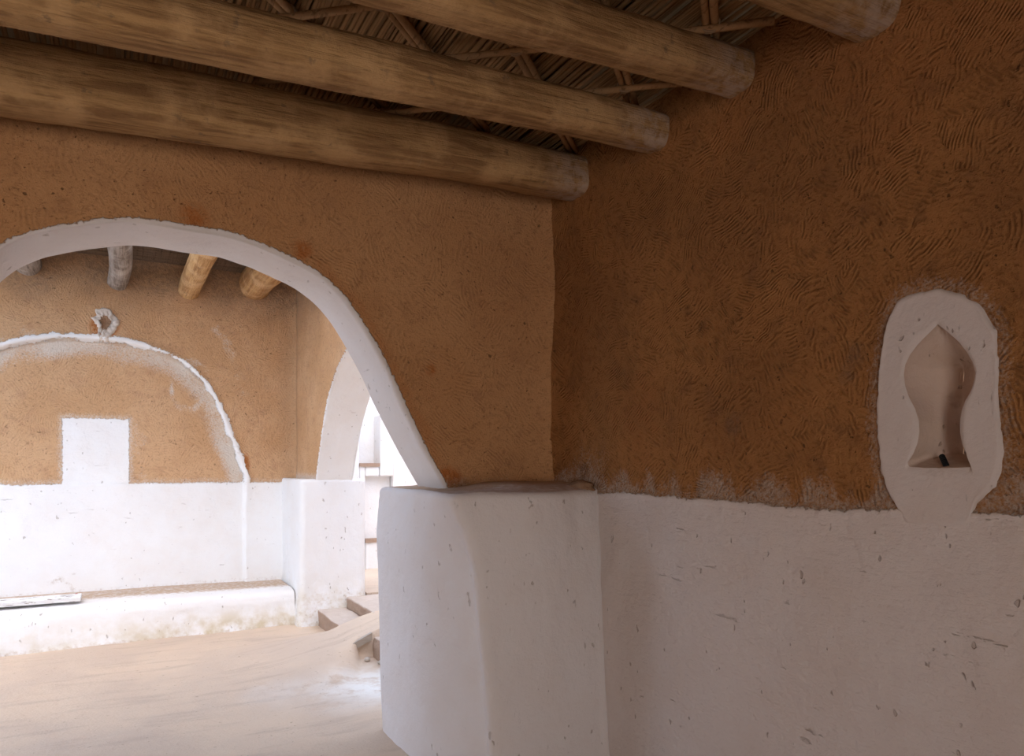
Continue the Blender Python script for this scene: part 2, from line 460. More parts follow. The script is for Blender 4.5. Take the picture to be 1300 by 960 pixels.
# ------------------------------------------------------------------ side wall with the niche
NICHE_PX = [(362, 225), (398, 252), (440, 290), (470, 328), (487, 360), (494, 392), (490, 425), (478, 460), (460, 492), (448, 525), (442, 560), (442, 605), (450, 645), (466, 678), (486, 700), (485, 722),
            (430, 724), (374, 725), (315, 724), (262, 720), (262, 704), (280, 675), (294, 640), (300, 600), (298, 560), (285, 520), (264, 480), (250, 440), (246, 400), (250, 365), (266, 330), (292, 295), (325, 262)]
SUR_PX = [(362, 92), (415, 98), (455, 112), (500, 140), (530, 168), (550, 205), (568, 250), (580, 300), (582, 350), (578, 400), (582, 470), (588, 540), (600, 600), (604, 660), (603, 710), (590, 760), (565, 800), (530, 832),
          (498, 860), (480, 900), (478, 940), (375, 950), (250, 940), (232, 895), (195, 845), (170, 800), (158, 750), (148, 700), (142, 640), (136, 560), (142, 480), (146, 400), (158, 330), (172, 262), (182, 200), (205, 150), (240, 118), (300, 96)]
zp = lambda p: on_u(1060 + p[0] / 2.742, 330 + p[1] / 2.742, U0)
NICHE = np.array([zp(p) for p in NICHE_PX]); SUR = np.array([zp(p) for p in SUR_PX])

def nonuni(segs):
    out = []
    for a, b, st in segs:
        out += list(np.arange(a, b - 1e-6, st))
    out.append(segs[-1][1])
    return np.array(out)
vs = nonuni([(-2.6, .5, .1), (.5, 3.5, .0115)]); zs = nonuni([(0, .5, .08), (.5, 3.2, .0115), (3.2, 3.30, .05)])
Vg, Zg = np.meshgrid(vs, zs, indexing='ij')
zd_line = np.interp(Vg, [-2.6, .9, 1.2, 1.6, 2.2, 2.6, 2.97, 3.5], [1.37, 1.365, 1.365, 1.345, 1.36, 1.365, 1.362, 1.362])
rag = fbm(Vg, Zg, 9, 4, 31, .6) * .012
below = zd_line - Zg + rag
disp = fbm(Vg, Zg, 1.3, 3, 2) * .02 * sstep(0, .3, np.abs(Zg - ZD)) + fbm(Vg, Zg, 8, 4, 6) * .006 + sstep(-.006, .006, below) * .010
lump = np.exp(-(below / .012) ** 2) * (.004 + .010 * np.clip(fbm(Vg, Zg, 30, 3, 12), 0, 1))
lumpn = np.exp(-((poly_dist(Vg, Zg, np.r_[SUR, SUR[:1]]) - .004) / .016) ** 2) * (.004 + .016 * np.clip(fbm(Vg, Zg, 26, 3, 14), 0, 1))
disp += (lump + lumpn * (Zg > ZD - .03)) * (fbm(Vg, Zg, 14, 2, 40) + .6)
disp += 0.07 * np.exp(-np.clip(V0 + .03 - Vg, 0, 9) / .05)      # soft inner corner
dirt = np.full_like(Vg, -1.0)
dirt = np.maximum(dirt, sstep(.025, 0, below) * .5 - .1)
dsur = poly_dist(Vg, Zg, np.r_[SUR, SUR[:1]])
wash_or_light = sstep(.16, 0, -below + fbm(Vg * 3, Zg, 5, 3, 9) * .12) * .55
wash_or_light = np.maximum(wash_or_light, sstep(.07, 0, dsur) * .45)
cw, cz = on_u(745, 560, U0)
wash_or_light = np.maximum(wash_or_light, sstep(.28, .02, np.hypot((Vg - 3.05) * .9, (Zg - 1.42) * .8) + fbm(Vg * 3, Zg * .6, 5, 3, 9) * .10) * .42)
grey = np.zeros_like(Vg)
for (x, y, r) in ((930, 540, .07), (1085, 450, .06), (1075, 475, .05), (740, 600, .07)):
    a, b = on_u(x, y, U0)
    grey = np.maximum(grey, sstep(r, r * .2, np.hypot(Vg - a, Zg - b)) * .4)
rs = fbm(Vg, Zg, 1.6, 3, 55)
orange = sstep(.15, .6, rs) * .30
keep = ~(inside(Vg, Zg, NICHE) | (poly_dist(Vg, Zg, np.r_[NICHE, NICHE[:1]]) < .02))
keep = keep[:-1, :-1] & keep[1:, :-1] & keep[:-1, 1:] & keep[1:, 1:]
V = np.stack([U0 - disp, Vg, Zg], -1).reshape(-1, 3)
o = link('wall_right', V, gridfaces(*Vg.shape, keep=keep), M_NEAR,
         attrs=dict(paint=below, wash_or_light=wash_or_light, dirt=dirt, grey=grey, orange=orange))
tag(o, kind='structure')

# niche: white surround + flask shaped recess
niche = empty('wall_niche', (U0, float(np.mean(NICHE[:, 0])), 1.49), 'pointed flask-shaped niche with a lumpy white plaster surround set in the brown mud wall', 'niche')
loc = np.array(niche.location)
def seg_resample(P, ids, ns):
    P = np.r_[P, P[:1]]; out = []
    for (a, b), k in zip(zip(ids[:-1], ids[1:]), ns):
        out.append(resample(P[a:b + 1], k + 1)[:-1])
    return np.concatenate(out)
Nn = seg_resample(NICHE, [0, 14, 20, 33], [60, 24, 60])
Sn = seg_resample(SUR, [0, 18, 24, 38], [60, 24, 60])
Nn_s = Nn.copy()
m = len(Nn)
fr = np.linspace(0, 1, 22)
P = Nn[:, None, :] * (1 - fr)[None, :, None] + Sn[:, None, :] * fr[None, :, None]
ph = np.arange(m)
rim = fbm(ph * .35, ph * 0, 1, 3, 77) * .010
cen = P[:, :1].mean(0)
out = (P[:, -1] - P[:, 0]); out /= np.linalg.norm(out, axis=1)[:, None] + 1e-9
P = P + out[:, None] * (rim[:, None] * fr[None, :] ** 3)[..., None]
hgt = .014 + .004 * fbm(P[..., 0], P[..., 1], 8, 3, 5)
hgt = hgt * (1 - sstep(.86, 1.0, fr)[None, :] * 1.9) - sstep(.10, 0, fr)[None, :] * .006
hgt += sstep(.7, .95, fr)[None, :] * .007 * np.clip(fbm(P[..., 0], P[..., 1], 35, 3, 15) + .3, 0, 1)
Vv = np.stack([U0 - hgt, P[..., 0], P[..., 1]], -1).reshape(-1, 3)
M_SUR = white_material('niche_whitewash', (.62, .55, .52))
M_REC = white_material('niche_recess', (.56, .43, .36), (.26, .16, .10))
dd = np.where(fr[None, :] > .93, .45, -1) + 0 * hgt
link('surround', Vv, gridfaces(m, 22, closed=True), M_SUR, niche, attrs=dict(dirt=dd, stain=0 * dd), loc=loc)
# recess
sr = np.linspace(0, 1, 20)
vc = np.interp(Nn[:, 1], [1.48, 1.6, 1.75, 1.92], [np.mean(NICHE[19:20, 0]) * .5 + np.mean(NICHE[15:16, 0]) * .5] + [float(np.mean(NICHE[:, 0]))] * 3)
D = .125
zlo = NICHE[:, 1].min(); zhi = NICHE[:, 1].max()
Rv = vc[:, None] + (Nn[:, 0] - vc)[:, None] * (1 - sr)[None, :]
taper = sstep(0, .12, zhi - Nn[:, 1]) * .75 + .25
dep = D * np.sqrt(1 - (1 - sr) ** 2)[None, :] * taper[:, None]
Rz = Nn[:, 1][:, None] + dep * .34 * sstep(.10, 0, Nn[:, 1] - zlo)[:, None] - dep * .35 * sstep(.16, 0, zhi - Nn[:, 1])[:, None]
dn = fbm(Rv, Rz, 14, 3, 91) * .004 * (sr > 0)[None, :]
Vv = np.stack([U0 - hgt[:, :1] + dep + dn, Rv, Rz], -1).reshape(-1, 3)
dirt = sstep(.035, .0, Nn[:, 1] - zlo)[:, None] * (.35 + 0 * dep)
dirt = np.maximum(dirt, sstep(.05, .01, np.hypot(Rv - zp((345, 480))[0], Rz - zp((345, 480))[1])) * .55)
link('recess', Vv, gridfaces(m, 20, closed=True, flip=True), M_REC, niche, attrs=dict(dirt=dirt - .1, stain=0 * dirt + .15), loc=loc)

# small black ribbed plug on the niche floor
b = MB()
pv, pz = on_u(1199, 588, U0 + .03)
p0 = Vector((U0 + .045, pv + .016, pz + .020)); p1 = Vector((U0 + .008, pv - .018, pz - .008))
path = [p0.lerp(p1, i / 24) for i in range(25)]
b.tube(path, [.0085 if (i % 4) < 2 else .0065 for i in range(25)], 12)
tag(b.build('ribbed_plug', M_BLACK, loc=tuple(p1)), 'small black ribbed cylinder lying on the floor of the wall niche', 'plug')

# ------------------------------------------------------------------ pillar under the right foot of the arch
def block(name, ringfn, zs, top_target, ntop, mat, attrfn, loc, parent=None, topslope=0.0):
    """ringfn(z, inset) -> (n,2) closed outline; cap shrinks toward top_target"""
    rows = []
    for z in zs: rows.append(np.c_[ringfn(z, 0), np.full(len(ringfn(z, 0)), z)])
    zt = zs[-1]; base = ringfn(zt, 0); c = np.array(top_target)
    n = len(base)
    outd = base - c
    L = np.linalg.norm(outd, axis=1)[:, None]; outd = outd / L
    R = .032
    for a in (20, 40, 60, 80, 90):
        a = math.radians(a)
        rows.append(np.c_[base - outd * R * (1 - math.cos(a)), np.full(n, zt + R * math.sin(a))])
    b2 = base - outd * R
    for f in np.linspace(0, 1, ntop)[1:]:
        rows.append(np.c_[b2 * (1 - f) + c * f, np.full(n, zt + R)])
    R_ = np.array(rows)
    X, Y, Z = R_[..., 0].copy(), R_[..., 1].copy(), R_[..., 2].copy()
    k = len(zs)
    per = np.arange(n) / n * 6
    pd = fbm(per[None, :] + 0 * Z, Z * 1.2, 1.3, 3, 3) * .012 + fbm(per[None, :] * 5 + 0 * Z, Z * 5, 1.6, 3, 7) * .004
    X += outd[None, :, 0] * pd; Y += outd[None, :, 1] * pd
    topm = (np.arange(len(rows)) > k + 3)[:, None]
    Z += np.where(topm, fbm(X, Y, 6, 3, 66) * .008, fbm(X, Y, 5, 3, 60) * .006 * (Z > zt - .1))
    Z += topslope * np.clip(Y - 2.90, 0, .40) * sstep(1.42, 1.75, X) * sstep(zt - .02, zt + R, Z)
    at = attrfn(X, Y, Z, topm + 0 * Z)
    T = lambda a: a.T.reshape(-1)
    Vv = np.stack([T(X), T(Y), T(Z)], -1)
    return link(name, Vv, gridfaces(n, len(rows), closed=True, flip=False), mat, parent, attrs={q: T(v + 0 * X) for q, v in at.items()}, loc=loc)

def pil_ring(z, inset):
    uc = float(np.interp(z, [0, .5, 1.05, 1.2, 1.30, 1.36], [1.49, 1.455, 1.395, 1.345, 1.30, 1.275]))
    ul = float(np.interp(z, [0, .6, 1.1, 1.34], [1.305, 1.295, 1.275, 1.29]))
    g = float(np.interp(z, [0, .8, 1.2, 1.36], [.035, .03, .012, 0]))
    P = [(2.35, 3.95), (1.7, 3.95), (ul + .05, 3.94), (ul + .005, 3.90), (ul, 3.84), (ul + .01, 3.6), (ul + .03, 3.3), (ul * .35 + uc * .65 + g * .5, 3.08), (uc - .012 + g, 2.96), (uc - .005, 2.90), (uc + .02, 2.872), (uc + .07, 2.865), (1.75, 2.862), (1.95, 2.855 + .035 * z), (2.06, 2.85 + .055 * z), (2.14, 2.85 + .072 * z), (2.35, 3.0)]
    c = catmull(P, 14)
    return np.concatenate([resample(c, 240), resample(np.array([(2.35, 3.0), (2.35, 3.95)]), 20)[1:-1]])
def pil_attr(X, Y, Z, top):
    d = np.where(top > .5, .55 + .35 * sstep(3.1, 3.3, Y), -1.0)
    e = sstep(1.352, 1.375, Z)
    d = np.maximum(d, e * .35 - .1 + (top < .5) * (-.2) * (1 - e) - .9 * (1 - e))
    return dict(dirt=d, stain=0 * X)
o = block('pillar', pil_ring, list(np.linspace(0, 1.34, 90)), (1.85, 3.45), 26, M_PILLAR, pil_attr, (1.7, 3.3, 0), topslope=.10)
tag(o, 'broad whitewashed pillar base with rounded edges under the right foot of the big arch', 'pillar')
# mirrored one under the left foot, outside the frame, carries the arch
def pil_ring_l(z, inset):
    p = pil_ring(z, inset).copy(); p[:, 0] = 2 * UA - p[:, 0]; return p[::-1]
o = block('pillar', pil_ring_l, list(np.linspace(0, 1.36, 40)), (2 * UA - 1.85, 3.45), 16, M_PILLAR, pil_attr, (2 * UA - 1.7, 3.3, 0))
tag(o, 'whitewashed pillar base under the left foot of the big arch', 'pillar')

# broken mud lump in the corner where pillar, arch wall and side wall meet
def lump_mesh(name, c, r, mat, seed, label, cat, group=None, flat=1.0):
    bm = bmesh.new()
    bmesh.ops.create_icosphere(bm, subdivisions=3, radius=1)
    for v in bm.verts:
        p = v.co
        k = 1 + .30 * float(fbm(p.x * 1.3 + seed, p.y * 1.3 + p.z * 2.1, 1, 3, seed)) + .12 * float(vn(p.x * 5 + p.z * 3, p.y * 5, seed))
        v.co = Vector((p.x * r[0], p.y * r[1], p.z * r[2])) * k
    me = bpy.data.meshes.new(name); bm.to_mesh(me); bm.free()
    for pp in me.polygons: pp.use_smooth = True
    me.materials.append(mat)
    ob = bpy.data.objects.new(name, me); COL.objects.link(ob); ob.location = c
    return tag(ob, label, cat, group)
n = NT('crumbled_mud'); M_CRUMB = n.done(n.mix(n.noise(30), (.20, .11, .06), (.34, .21, .13)), n.bump(n.noise(50, 4, .7), .006))
lump_mesh('mud_lump', (2.065, 3.03, 1.385), (.05, .10, .035), M_CRUMB, 5, 'crumbled brown mud lump in the corner on top of the white pillar', 'mud lump')

# ------------------------------------------------------------------ the near room's remaining walls, floor and ceiling
def panel(name, P, mat, attrs=None, kind='structure'):
    o = link(name, P, [tuple(range(len(P)))], mat, smooth=False)
    return tag(o, kind=kind)
def boxv(x0, x1, y0, y1, z0, z1):
    return ([(x0, y0, z0), (x1, y0, z0), (x1, y1, z0), (x0, y1, z0), (x0, y0, z1), (x1, y0, z1), (x1, y1, z1), (x0, y1, z1)],
            [(0, 3, 2, 1), (4, 5, 6, 7), (0, 1, 5, 4), (1, 2, 6, 5), (2, 3, 7, 6), (3, 0, 4, 7)])
def slab(name, boxes, mat, loc=None):
    b = MB()
    for q in boxes: b.add(*boxv(*q))
    return tag(b.build(name, mat, smooth=False, loc=loc), kind='structure')
n = NT('plain_mud_wall')
sepz = n.t.nodes.new('ShaderNodeSeparateXYZ'); n.t.links.new(n.tc, sepz.inputs[0])
M_PLAIN = n.done(n.mix(n.mapr(n.math('ADD', sepz.outputs[2], n.math('MULTIPLY', n.noise(20), .03)), 1.38, 1.385), (.72, .69, .67), n.mix(n.noise(8), (.42, .20, .08), (.32, .15, .06))), n.bump(n.noise(20, 4), .006))
slab('wall_left', [(-2.65, -2.45, -2.7, 3.9, 0, 3.3)], M_PLAIN)
slab('wall_back', [(-.6, 2.3, -2.7, -2.4, 0, 3.3), (-2.65, -1.9, -2.7, -2.4, 0, 3.3), (-1.9, -.6, -2.7, -2.4, 2.35, 3.3)], M_PLAIN)  # the doorway gap is made up to hold the fill lamp, out of view

us = nonuni([(-6, -1.2, .3), (-1.2, .6, .04), (.6, 2.4, .02), (2.4, 8, .4)]); vv = nonuni([(-3, 3.6, .3), (3.6, 4.8, .04), (4.8, 6.6, .02), (6.6, 7.7, .04), (7.7, 13, .4)])
Ug, Vg2 = np.meshgrid(us, vv, indexing='ij')
zf = fbm(Ug, Vg2, 1.2, 3, 71) * .014 + fbm(Ug, Vg2, 6, 3, 72) * .004
# the cart ramp: the trodden earth swells up between the two flights of steps
hr = np.interp(Ug, [.7, 1.05, 1.53, 1.63, 1.92, 2.3, 2.75], [0, .035, .115, .155, .238, .262, .255])
fn = np.interp(Ug, [.7, 1.35, 1.55, 1.62], [1.1, .75, .30, .03]); ff = np.interp(Ug, [.7, 1.4, 1.60, 1.64], [.6, .35, .12, .04])
rm = np.minimum(sstep(5.42 - fn, 5.42, Vg2), sstep(5.94 + ff, 5.94, Vg2))
zf = zf + hr * rm * (Ug < 2.6)
wsh_or_light = sstep(1.0, .0, np.hypot((Ug - 1.75) / 1.2, (Vg2 - 4.72) / .66) + fbm(Ug, Vg2, 3, 3, 73) * .2)  # mask of the pool of light painted on the bay floor
o = link('floor', np.stack([Ug, Vg2, zf], -1).reshape(-1, 3), gridfaces(*Ug.shape), M_FLOOR, attrs=dict(wash_or_light=wsh_or_light))
tag(o, kind='structure')

# near ceiling: reed mat running across the beams, earth above
rnd = random.Random(3)
def reed_ceiling(x0, x1, y0, y1, z, pitch, r, name='ceiling'):
    b = MB(); x = x0
    while x < x1:
        rr = r * rnd.uniform(.7, 1.25)
        ya = y0; zz = z + rnd.uniform(0, .006)
        path = []
        ny = 7; off = 0
        for i in range(ny):
            off += rnd.uniform(-.006, .006)
            path.append((x + off, y0 + (y1 - y0) * i / (ny - 1), zz + rnd.uniform(-.003, .003)))
        b.tube(path, [rr * rnd.uniform(.85, 1.1) for _ in path], 5, caps=False)
        x += pitch * rnd.uniform(.75, 1.2)
    b.add(*boxv(x0 - .05, x1 + .05, y0 - .02, y1 + .02, z + .012, z + .25))
    return tag(b.build(name, M_REED), kind='structure')
reed_ceiling(-2.5, U0 + .04, -2.6, 3.42, ZC + .03, .0155, .0085)

# lattice of palm ribs tied under the reeds
lat = empty('rib_lattice', (.8, 2.2, ZC), 'zigzag lattice of thin palm ribs tied with cord under the reed mat', 'rib lattice')
ll = np.array(lat.location)
def rib(a, c, r=.0145, double=True):
    a = Vector(a); c = Vector(c); d = (c - a).normalized(); s = Vector((-d.y, d.x, 0))
    for q in ((-1, 1) if double else (0,)):
        b = MB(); path = []
        for i in range(9):
            p = a.lerp(c, i / 8) + s * (q * r * 1.05) + Vector((rnd.uniform(-.003, .003), rnd.uniform(-.003, .003), rnd.uniform(-.002, .002)))
            path.append(p - Vector(ll))
        b.tube(path, [r * rnd.uniform(.85, 1.1) for _ in path], 8, .05, rnd.random())
        b.build('rib', M_RIB, lat)
def tie(p, d):
    b = MB(); d = Vector(d).normalized(); s = Vector((-d.y, d.x, 0)); z = Vector((0, 0, 1))
    for k in range(3):
        c = Vector(p) + d * (k - 1) * .006 - Vector(ll)
        b.tube([c + s * math.cos(t) * .034 + z * math.sin(t) * .029 + d * .004 * math.sin(t * 2 + k) for t in np.linspace(0, 2 * math.pi, 17)], .0042, 5)
    b.build('tie', M_CORD, lat)
ZR = ZC - .004
def gp(x, y, z=ZR):
    a = (x - CX) / FPX; t = (z - EYE) * FPX / (HY - y)
    return (FU + a * FV) * t, (FV - a * FU) * t
# diagonals from beam to beam: A runs right-and-away, B crosses it
vb = [3.22, 2.54, 2.04, 1.48, .9]
k = 0
for u in np.arange(-1.9, 2.0, .52):
    rib((u, 1.30, ZR), (min(u + 1.9, 2.06), 1.30 + (min(u + 1.9, 2.06) - u) * .95, ZR), .0145)
for u in np.arange(-.1, 3.6, .56):
    x1 = u; y0_ = 1.25
    a = Vector((min(u, 2.06), 1.25 + max(0, u - 2.06) * .85, ZR - .023)); c = Vector((u - 2.2, 1.25 + 2.2 * .85, ZR - .023))
    if a.y < 3.1: rib(a, c, .0145, False)
for uA in np.arange(-1.9, 2.0, .52):
    for uB in np.arange(-.1, 3.6, .56):
        x = (1.25 + .85 * uB - 1.30 + .95 * uA) / 1.8; y = 1.30 + (x - uA) * .95
        if max(uA, uB - 2.2) < x < min(uA + 1.9, uB, 2.08) and 1.3 < y < 3.0 and x > -.3:
            tie((x, y, ZR - .010), (1, .95, 0))

# ------------------------------------------------------------------ logs
def log(name, a, c, ra, rc, mat, label, group, seed, sag=.02, washend=.3, n=40, k=44, sq=3.3):
    a = Vector(a); c = Vector(c); L = (c - a).length
    d = (c - a).normalized(); s = Vector((0, 0, 1)).cross(d).normalized(); up = d.cross(s)
    t = np.linspace(0, 1, n * 3); th = np.arange(k) / k * 2 * math.pi
    Tg, Th = np.meshgrid(t, th, indexing='ij')
    r = ra + (rc - ra) * Tg
    r = r * (1 + .07 * fbm(np.cos(Th) * 1.2 + Tg * L * .8, np.sin(Th) * 1.2 + seed, 1, 3, seed) + .05 * fbm(Tg * L * 7, Th * 2.0, 1, 4, seed + 3) * np.abs(np.sin(Th)) ** .2)
    X = Tg * L
    ct, sn = np.cos(Th - .05), np.sin(Th - .05)
    r = r * ((np.abs(ct) ** sq + np.abs(sn) ** sq) ** (-1 / sq))
    yy = np.cos(Th) * r + .035 * fbm(Tg * L * .9, Tg * 0, 1, 2, seed + 8)
    zz = np.sin(Th) * r * .96 + sag * np.sin(Tg * math.pi) * -1 + .03 * fbm(Tg * L * .8, Tg * 0 + 5, 1, 2, seed + 9)
    V = np.stack([X, yy, zz], -1).reshape(-1, 3)
    F = []
    m = len(t)
    for i in range(m - 1):
        for j in range(k):
            F.append((i * k + j, (i + 1) * k + j, (i + 1) * k + (j + 1) % k, i * k + (j + 1) % k))
    F.append(tuple(range(k))); F.append(tuple((m - 1) * k + j for j in range(k))[::-1])
    wsh_or_light = sstep(L - washend - .05, L - washend * .2, X) * .75
    o = link(name, V, F, mat, attrs=dict(wash_or_light=wsh_or_light))
    o.location = a
    M = __import__('mathutils').Matrix((d, s, up)).transposed().to_4x4()
    o.rotation_euler = M.to_euler()
    return tag(o, label, 'beam', group)
UE = U0 + .0
G1 = 'thick palm log beams across the near ceiling'
def nb(v, zr, zl, rr, rl, seed, label, vl=None, ul=-2.4, over=.03):
    # zr / zl: underside heights at the niche wall and at u=-0.4
    rl2 = rr + (rl - rr) * (UE + 2.4) / (UE + .4)
    zc_r = zr + rr; zc_l = zl + rl; zc_l2 = zc_r + (zc_l - zc_r) * (UE + 2.4) / (UE + .4)
    log('ceiling_beam', (-2.4, (vl or v), zc_l2), (UE + over, v, zc_r), rl2, rr, M_LOG, label, G1, seed, 0.0)
nb(3.12, 2.905, 2.755, .108, .126, 11, 'thick rough palm log beam nearest the arch wall, lowest on the brown wall')
nb(2.49, 2.915, 2.765, .080, .090, 23, 'smooth palm log beam second from the arch wall with pale drip marks', over=.03)
nb(2.02, 2.92, 2.82, .078, .100, 35, 'palm log beam third from the arch wall, with reed mat on both sides')
nb(1.44, 2.855, 2.83, .09, .10, 47, 'palm log beam in the upper right corner, farthest from the arch wall')

# ------------------------------------------------------------------ middle bay: far wall with blind arch
BA = [(-.20, 2.64), (.10, 2.625), (.46, 2.52), (.67, 2.357), (.81, 2.157), (.94, 1.84), (1.03, 1.60), (1.11, 1.37)]
h = catmull(BA, 10); l = h[::-1].copy(); l[:, 0] = -.40 - l[:, 0]
BARCH = np.r_[l[:-1], h]
BPOLY = np.r_[BARCH, [(1.11, -1)], [(-1.51, -1)]]
BLINE = np.r_[[(-1.51, -1)], BARCH, [(1.11, -1)]]
uf = nonuni([(-6, -1.6, .12), (-1.6, 1.75, .0135), ]); zf_ = nonuni([(0, .2, .05), (.2, 3.6, .0135)])
U_, Z_ = np.meshgrid(uf, zf_, indexing='ij')
sdv = poly_dist(U_, Z_, BLINE) * np.where(inside(U_, Z_, BPOLY), -1, 1)
sdn = sdv + fbm(U_, Z_, 6, 3, 101) * .006
rec = sstep(.006, -.010, sdn)
zl_ = ZD - .045 + fbm(U_, Z_ * 0, 2, 2, 102) * .008
bel = zl_ - Z_ + fbm(U_, Z_, 10, 3, 103) * .008
dsp = fbm(U_, Z_, 1.2, 3, 104) * .02 + fbm(U_, Z_, 7, 3, 105) * .005 + sstep(-.01, .01, bel) * .012 - rec * .055
dsp += np.where(Z_ > zl_, np.exp(-((sdn - .03) / .03) ** 2) * .016, 0)
dsp += .05 * np.exp(-np.clip(1.61 - U_, 0, 9) / .05)
paint = bel.copy()
band = .026 - np.abs(sdn - .022) + fbm(U_, Z_, 7, 5, 106, .65) * .034
paint = np.maximum(paint, np.where(Z_ > zl_, band, -1))
# white square patch
a0, _ = on_v(80, 560, VF); a1, _ = on_v(163, 560, VF); zt_ = on_v(120, 532, VF)[1]
sq = np.minimum(np.minimum(U_ - a0, a1 - U_), zt_ - Z_)
paint = np.maximum(paint, sq + .008)
wz = sdn + fbm(U_, Z_, 3, 3, 118) * .05
wash_or_light = sstep(-.26, -.05, wz) * sstep(.03, 0, sdn) * (.72 + .3 * fbm(U_, Z_, 4, 3, 119)) * (Z_ > zl_)
wash_or_light = np.maximum(wash_or_light, sstep(.10, .02, sdn) * sstep(0, .02, sdn) * (.40 + .4 * fbm(U_, Z_, 5, 3, 117)) * (Z_ > zl_))
wash_or_light = np.maximum(wash_or_light, sstep(.10, 0, -bel) * .45)
wash_or_light = np.maximum(wash_or_light, sstep(.10, 0, np.hypot(np.clip(a0 - U_, 0, 9) + np.clip(U_ - a1, 0, 9), np.clip(Z_ - zt_, 0, 9))) * .55)
def streak_(pts, wd, amt):
    global wash_or_light
    P_ = catmull([on_v(x, y, VF) for x, y in pts], 5)
    wash_or_light = np.maximum(wash_or_light, sstep(wd, wd * .1, poly_dist(U_, Z_, P_) + fbm(U_, Z_, 9, 3, 107) * wd * .9) * amt * (.8 + .5 * fbm(U_, Z_, 8, 2, 108)))
streak_([(275, 420), (288, 440), (300, 470), (308, 500)], .07, .5)
streak_([(218, 480), (222, 508), (245, 520), (258, 505)], .05, .55)
streak_([(238, 462), (262, 466), (268, 500)], .07, .5)
streak_([(0, 440), (30, 436)], .16, .5)
streak_([(60, 385), (130, 380)], .25, .15)
streak_([(173, 540), (178, 600)], .10, .35)
org = sstep(.15, .08, np.hypot((U_ - on_v(133, 412, VF)[0]), (Z_ - on_v(133, 414, VF)[1]) * .9) + fbm(U_, Z_, 7, 2, 109) * .03)
org = np.maximum(org, sstep(.05, .02, np.hypot(U_ - on_v(312, 590, VF)[0], (Z_ - on_v(312, 590, VF)[1]) * .35)))
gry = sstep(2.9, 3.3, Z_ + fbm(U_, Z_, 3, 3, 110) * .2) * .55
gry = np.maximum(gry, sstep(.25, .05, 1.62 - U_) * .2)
drt = np.where(Z_ < .375, .30, -1) * 1.0
P_ = np.array([on_v(x, y, VF) for x, y in ((62, 742), (75, 736), (88, 744), (95, 752))])
drt = np.maximum(drt, sstep(.07, .0, poly_dist(U_, Z_, P_)) * .55 - .15)
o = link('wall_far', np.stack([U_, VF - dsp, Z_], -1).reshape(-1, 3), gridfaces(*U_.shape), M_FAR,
         attrs=dict(paint=paint, wash_or_light=wash_or_light, orange=org, grey=gry, dirt=drt))
tag(o, kind='structure')

# broken plaster roundel above the blind arch: crusty white ring around a hollow of bare mud
rc = on_v(134, 412, VF)
M_CRUST = white_material('crusty_plaster', (.68, .61, .54), (.38, .24, .14))
ro = empty('plaster_roundel', (rc[0], VF - .02, rc[1]), 'broken crusty white plaster roundel around a brown hollow, above the blind arch', 'wall ornament')
px = [(-3, -19), (5, -17), (9, -12), (16, -4), (14, 2), (10, 8), (5, 13), (5, 17), (-7, 17), (-9, 11), (-8, 4), (-12, -2), (-16, -8), (-10, -10), (-12, -16)]
outer = np.array([on_v(134 + a_, 412 + b_, VF) for a_, b_ in px]); outer = resample(np.r_[outer, outer[:1]], 61)[:-1]
cc = np.array(rc) + np.array((-.005, .02))
fr = np.array([1.22, 1.16, 1.08, .98, .84, .68, .54, .44, .38])
hh = np.array([-.03, -.004, .008, .012, .010, .013, .008, .0, -.03])
j = fbm(np.arange(60) * 1.7, np.zeros(60), 1, 2, 120) * .012
P = cc[None, None] + (outer[:, None] - cc) * fr[None, :, None] * (1 + j[:, None, None] * 9)
w_ = hh[None, :] + fbm(P[..., 0], P[..., 1], 60, 3, 121) * .024
Vv = np.stack([P[..., 0], VF - .012 - w_, P[..., 1]], -1).reshape(-1, 3)
link('white_rim', Vv, gridfaces(60, 9, closed=True), M_CRUST, ro, attrs=dict(dirt=np.full(540, .22), stain=np.zeros(540)), loc=tuple(ro.location))
fr = np.linspace(.50, 0, 7)
P = cc[None, None] + (outer[:, None] - cc) * fr[None, :, None]
w_ = -.004 - .012 * (1 - (fr / .50) ** 2)[None, :] + fbm(P[..., 0], P[..., 1], 40, 2, 125) * .008
link('hollow', np.stack([P[..., 0], VF - .030 - w_, P[..., 1]], -1).reshape(-1, 3), gridfaces(60, 7, closed=True), M_CRUMB, ro, loc=tuple(ro.location))

# ------------------------------------------------------------------ side arch between middle bay and the lit stair passage
US0, US1 = 1.61, 1.97
SA = [(0, 2.50), (.25, 2.46), (.72, 2.255), (1.07, 1.93), (1.27, 1.62), (1.42, 1.33)]
h = catmull(SA, 14); l = h[::-1].copy(); l[:, 0] *= -1
SARCH = np.r_[l[:-1], h]; SARCH[:, 0] += 5.32
def side_extra(S, Z, W, sd, at):
    f = sd < -.5
    at['wash_or_light'] = np.where(f, sstep(.10, 0, Z - ZD), 0) * .6
    at['paint'] = np.where(sd > .5, .1, at['paint'])
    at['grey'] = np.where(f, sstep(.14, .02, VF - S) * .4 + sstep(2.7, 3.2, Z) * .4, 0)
o = arch_wall('wall_side', SARCH, (3.75, VF + .05, 3.6), US0, US1, lambda s, z, w: (w, s, z), M_FAR, 0.012, side_extra, 50)
o.data.flip_normals()
tag(o, kind='structure')

